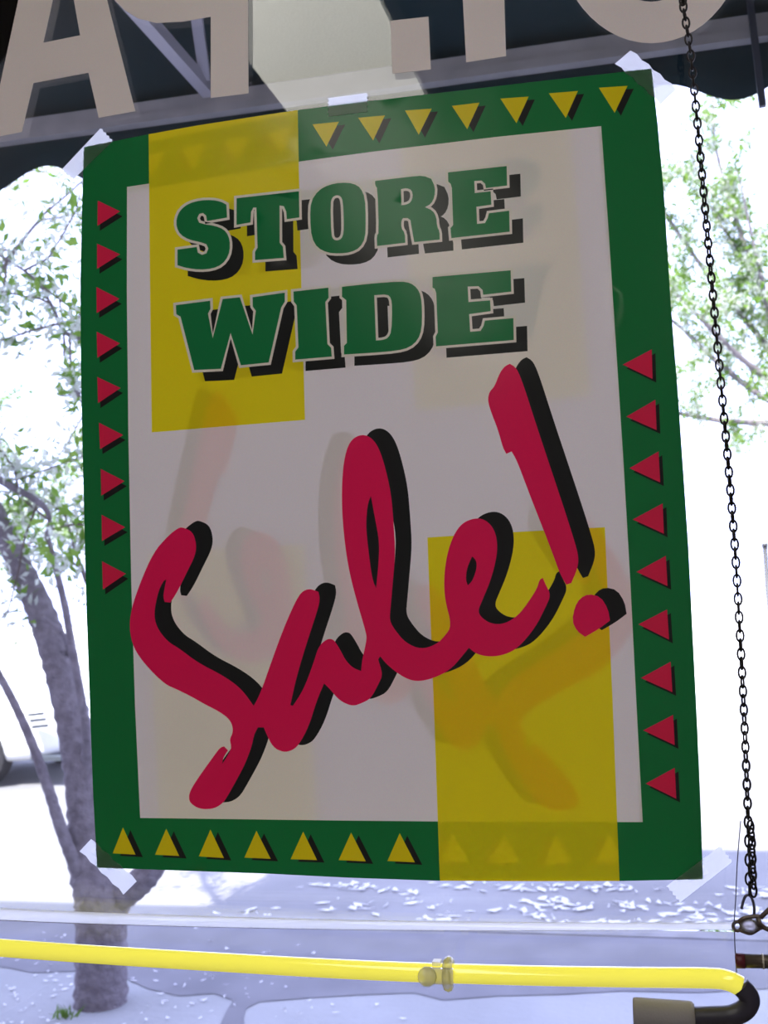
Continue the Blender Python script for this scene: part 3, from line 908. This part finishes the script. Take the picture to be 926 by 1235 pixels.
def tree(name, label, base, trunk, limbs, twigs_per_m, leaves, blossoms, group, leafsize=.032, zmin=0):
    """trunk / limbs: lists of (world point, radius)"""
    t = thing(name, label, 'tree', tuple(base), group)
    def tb(pts, n, nm):
        line = smooth_line([tuple(p) + (r,) for p, r in pts], 7)
        MB().tube([q[:3] for q in line], [max(q[3], .002) * (1 + .06 * math.sin(9 * i)) for i, q in enumerate(line)], n).build(nm, m_bark, t, True)
        return line
    tb(trunk, 14, 'trunk')
    tw = MB(); lp = []; bp = []
    for lb in limbs:
        line = tb(lb, 9, 'branch')
        P = np.array(line)[:, :3]
        Ln = np.concatenate([[0], np.cumsum(np.linalg.norm(np.diff(P, axis=0), axis=1))])
        for d in np.arange(Ln[-1] * .25, Ln[-1] + .01, 1 / twigs_per_m):
            p = np.array([np.interp(d, Ln, P[:, c]) for c in range(3)])
            if p[2] < zmin: continue
            dr = RNG.normal(0, 1, 3); dr[2] += .25; dr /= np.linalg.norm(dr)
            ln = RNG.uniform(.25, .75)
            q = [p]
            for k in range(4):
                dr = dr + RNG.normal(0, .28, 3); dr /= np.linalg.norm(dr)
                q.append(q[-1] + dr * ln / 4)
            tw.tube(q, [.006, .005, .004, .003, .0018], 5, cap=False)
            for k in range(1, 5):
                lp += [q[k]] * leaves
                if RNG.random() < .6: bp += [q[k]] * blossoms
    tg = tw.build('twigs', m_twig, t); tg['kind'] = 'stuff'
    V, F = leaf_geo(np.array(lp), leafsize, .055); fast_obj('foliage', V, F, m_leaf, t)
    if bp:
        V, F = leaf_geo(np.array(bp), leafsize * .72, .05); fast_obj('blossom', V, F, m_blossom, t)
    return t


TY = 4.12
w = lambda px, py, y=TY: W(px, py, y)
base = w(122, 1243)
tr_ = [(w(120, 1262), .125), (w(121, 1235), .112), (w(122, 1180), .104), (w(122, 1130), .102), (w(122, 1085), .108), (w(108, 1040), .085), (w(104, 980), .078), (w(98, 920), .076), (w(86, 860), .070), (w(70, 800), .064), (w(52, 745), .060), (w(30, 695), .052), (w(4, 640), .045), (w(-30, 560), .036), (w(-50, 460), .028)]
limbs = [
    [(w(110, 1085), .04), (w(92, 1045, 4.05), .030), (w(74, 1000, 4.0), .025), (w(58, 950, 3.98), .022), (w(38, 895, 3.95), .019), (w(18, 850, 3.95), .017), (w(-4, 808, 3.95), .015), (w(-40, 740, 3.95), .012)],
    [(w(130, 1090), .06), (w(158, 1072), .058), (w(182, 1048), .052), (w(205, 1000), .046), (w(240, 900, 4.2), .040), (w(290, 760, 4.3), .032), (w(330, 600, 4.5), .024), (w(380, 400, 4.8), .015)],
    [(w(106, 940), .03), (w(104, 880, 4.0), .019), (w(96, 830, 3.97), .017), (w(86, 775, 3.95), .016), (w(78, 730, 3.93), .014), (w(66, 680, 3.9), .012), (w(56, 640, 3.9), .008)],
    [(w(86, 790), .014), (w(74, 762, 4.0), .010), (w(52, 745, 4.0), .008)],
    [(w(-30, 560), .022), (w(10, 585, 4.0), .016), (w(38, 600, 4.0), .014), (w(56, 615, 4.0), .012), (w(62, 640, 4.0), .008)],
    [(w(240, 540, 4.4), .020), (w(150, 440, 4.2), .013), (w(108, 413, 4.1), .0105), (w(78, 400, 4.1), .010), (w(62, 368, 4.1), .008), (w(40, 335, 4.1), .006), (w(0, 308, 4.1), .005)],
    [(w(130, 520, 4.1), .012), (w(95, 478, 4.1), .010), (w(84, 448, 4.1), .008), (w(78, 430, 4.1), .005)],
    [(w(94, 470, 4.1), .006), (w(80, 478, 4.1), .004), (w(68, 474, 4.1), .003)],
    [(w(-50, 460), .02), (w(-30, 380, 4.3), .014), (w(20, 300, 4.5), .009), (w(60, 250, 4.7), .005)],
    [(w(-50, 470), .02), (w(-90, 380, 4.6), .016), (w(-60, 250, 5.2), .010), (w(30, 130, 5.8), .006)],
    [(w(105, 700, 4.3), .010), (w(92, 668, 4.2), .008), (w(84, 640, 4.2), .006)],
    [(w(330, 600, 4.5), .02), (w(420, 420, 5.2), .016), (w(500, 250, 6.0), .008)],
]
tree('street_tree', 'blossoming street tree with a grey forked trunk at the kerb left of the poster', base, tr_, limbs, 10, 8, 34, 'blossoming street trees', zmin=1.60)


def gen_tree(px, y, label, dirs, seed, zt=2.2, tw=8, leafs=14, blos=36):
    global RNG
    RNG = np.random.default_rng(seed)
    b = W(px, 700, y); b[2] = -.1 if y > KY0 else 0
    tk = [(b + np.array([.02 * k, .03 * k, zt / 4 * k]), .11 - .012 * k) for k in range(5)]
    top = tk[-1][0]
    lbs = []
    for dx, dy, dz, ln in dirs:
        d = np.array([dx, dy, dz], float); d /= np.linalg.norm(d)
        q = [(top - np.array([0, 0, .2]), .05)]
        for k in range(1, 6):
            d = d + RNG.normal(0, .12, 3); d /= np.linalg.norm(d)
            q.append((q[-1][0] + d * ln / 5, .05 - .0088 * k))
        lbs.append(q)
    return tree('street_tree', label, b, tk, lbs, tw, leafs, blos, 'blossoming street trees', .042)


gen_tree(1010, 12.8, 'blossoming street tree across the street right of the poster',
         [(-1, -.2, .4, 3.4), (-1, .3, .9, 3.6), (-1.0, 0, 1.3, 4.2), (-.7, -.3, 1.5, 4.4), (-.3, 0, 1, 3.6), (-.9, .2, .1, 3.0), (.6, -.3, .9, 2.6), (1, .2, .5, 2.6), (0, -1, .5, 2.4), (-.6, -.5, 1.2, 3.0)], 13, 3.6, tw=7)
gen_tree(-90, 13.0, 'blossoming street tree across the street behind the white car',
         [(1, -.3, .3, 2.6), (1, .3, .7, 2.6), (.6, -.8, .7, 2.6), (0, 0, 1, 2.6), (.8, -.2, 1, 2.8), (-.6, -.6, .6, 2), (.3, -1, .3, 2.2)], 12, 2.4)

# petals fallen on the sidewalk; white street clumps stand in for sun flecks
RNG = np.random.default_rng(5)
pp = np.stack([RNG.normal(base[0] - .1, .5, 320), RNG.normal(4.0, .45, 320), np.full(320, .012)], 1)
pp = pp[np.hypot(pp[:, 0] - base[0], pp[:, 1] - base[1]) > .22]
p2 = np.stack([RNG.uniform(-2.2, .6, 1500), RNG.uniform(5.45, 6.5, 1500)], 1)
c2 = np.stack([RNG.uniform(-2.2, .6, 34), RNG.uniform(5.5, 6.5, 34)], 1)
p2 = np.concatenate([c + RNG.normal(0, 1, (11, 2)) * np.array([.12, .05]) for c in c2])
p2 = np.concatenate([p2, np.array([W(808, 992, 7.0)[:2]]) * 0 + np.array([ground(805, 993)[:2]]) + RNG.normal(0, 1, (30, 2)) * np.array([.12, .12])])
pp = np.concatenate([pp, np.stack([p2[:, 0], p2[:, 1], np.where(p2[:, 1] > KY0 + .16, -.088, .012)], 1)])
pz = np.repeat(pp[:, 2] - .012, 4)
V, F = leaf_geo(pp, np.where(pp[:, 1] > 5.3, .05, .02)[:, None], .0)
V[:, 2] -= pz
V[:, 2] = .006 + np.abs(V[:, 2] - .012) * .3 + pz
m_petal_fleck = leafmat('petal_and_sun_fleck', (.8, .8, .8), (.9, .9, .9), .2)
po = fast_obj('petals_and_sun_flecks', V, F, m_petal_fleck, None)
tag(po, 'white petals by the tree and white clumps standing in for sun flecks on the street', 'petals')
gp = w(78, 1232, 3.95)
gg = MB()
for k in range(26):
    a0 = random.uniform(0, 6.28); r0 = random.uniform(0, .05)
    x, y = gp[0] + r0 * math.cos(a0), gp[1] + r0 * math.sin(a0)
    h_ = random.uniform(.02, .05); lx_, ly_ = random.uniform(-.04, .04), random.uniform(-.04, .04)
    gg.add([(x - .004, y, 0), (x + .004, y, 0), (x + lx_ * .5 + .003, y + ly_ * .5, h_ * .6), (x + lx_ * .5 - .003, y + ly_ * .5, h_ * .6), (x + lx_, y + ly_, h_)], [(0, 1, 2, 3), (3, 2, 4)])
tag(gg.build('grass_tuft', m_leaf), 'small green grass tuft beside the tree trunk', 'grass', kind='stuff')

# ------------------------------------------------------------------ parked car (left, sunlit)
CY = 9.6
nose = W(73, 880, CY)[0]
car = thing('car', 'white parked car across the street behind the tree trunk', 'car', (nose - 2.2, CY + .9, -.1))
st = [(-4.4, .42, .70, .62), (-4.3, .30, .92, .80), (-3.7, .24, .98, .86), (-2.6, .22, .98, .90), (-1.5, .22, .97, .90), (-.75, .24, .90, .88), (-.25, .28, .80, .80), (-.06, .34, .68, .66), (0, .42, .58, .55)]
sec = [(-1, 0), (-1.0, .35), (-.97, .7), (-.88, .95), (-.6, 1.0), (0, 1.02), (.6, 1.0), (.88, .95), (.97, .7), (1, .35), (1, 0), (.8, -.06), (-.8, -.06)]
vv = []; ff = []
for x, zb, zt_, hw in st:
    for a_, b_ in sec: vv.append((nose + x, CY + .9 + a_ * hw, -.1 + zb + (zt_ - zb) * b_))
m_ = len(sec)
for i in range(len(st) - 1):
    for k in range(m_):
        l = (k + 1) % m_
        ff.append((i * m_ + k, i * m_ + l, (i + 1) * m_ + l, (i + 1) * m_ + k))
ff.append(tuple(range(m_))); ff.append(tuple((len(st) - 1) * m_ + k for k in range(m_ - 1, -1, -1)))
bo = obj('body', vv, ff, m_car, car, True)
md = bo.modifiers.new('s', 'SUBSURF'); md.levels = 2; md.render_levels = 2
def cabin(s, nm, m, lift):
    v_ = []; f_ = []
    for x, z, hw in ((-4.1, .93, .74), (-3.6, 1.36, .60), (-2.7, 1.42, .60), (-1.7, .95, .74)):
        for sg in (-1, 1): v_.append((nose + x, CY + .9 + sg * hw * s, -.1 + z + lift))
    for x, z, hw in ((-4.1, .88, .8), (-1.7, .88, .8)):
        for sg in (-1, 1): v_.append((nose + x, CY + .9 + sg * hw * s, -.1 + z))
    f_ = [(0, 1, 3, 2), (2, 3, 5, 4), (4, 5, 7, 6), (0, 2, 4, 6), (1, 7, 5, 3), (0, 6, 7, 1)]
    f_ = [(0, 1, 3, 2), (2, 3, 5, 4), (4, 5, 7, 6), (0, 2, 4, 6), (1, 7, 5, 3)]
    return obj(nm, v_[:8], f_, m, car)
cabin(1.0, 'windows', m_carglass, 0)
MB().box((nose - 3.6, CY + .9 - .58, 1.27), (nose - 2.65, CY + .9 + .58, 1.345)).build('roof', m_car, car)
for wx_ in (-.95, -3.6):
    for sy in (0, 1.62):
        c0 = (nose + wx_, CY + .03 + sy, .21); c1 = (nose + wx_, CY + .21 + sy, .21)
        wl = MB().tube([c0, c1], .31, 28).build('wheel', m_tyre, car)
        yy = CY + .015 if sy == 0 else CY + .225 + sy
        MB().tube([(c0[0], yy, .21), (c0[0], yy + .02, .21)], .20, 20).build('rim', m_rim, wl)
for k, py in enumerate((861.5, 868.5, 876)):
    a_ = W(33.5 + 2.5 * k, py + 1, CY - .012); b_ = W(52 + 2.5 * k, py - 1, CY - .012)
    MB().bar((a_[0], CY - .004, a_[2]), (b_[0], CY - .004, b_[2]), .03, .034).build('vent_slat', m_dark, car)
MB().box((nose - .34, CY + .02, .16), (nose - .02, CY + .9, .20)).build('bumper_gap', m_dark, car)

# post at the far right
pw = W(922, 655, 8.2)
pt = thing('street_post', 'thin grey metal post at the right edge of the window view', 'post', (pw[0], 8.2, -.1))
MB().tube([(pw[0], 8.2, -.1), (pw[0], 8.2, pw[2] - .03)], .017, 12).build('shaft', m_post, pt, True)
MB().tube([(pw[0], 8.2, pw[2] - .03), (pw[0], 8.2, pw[2])], .022, 12).build('cap', m_post, pt, True)
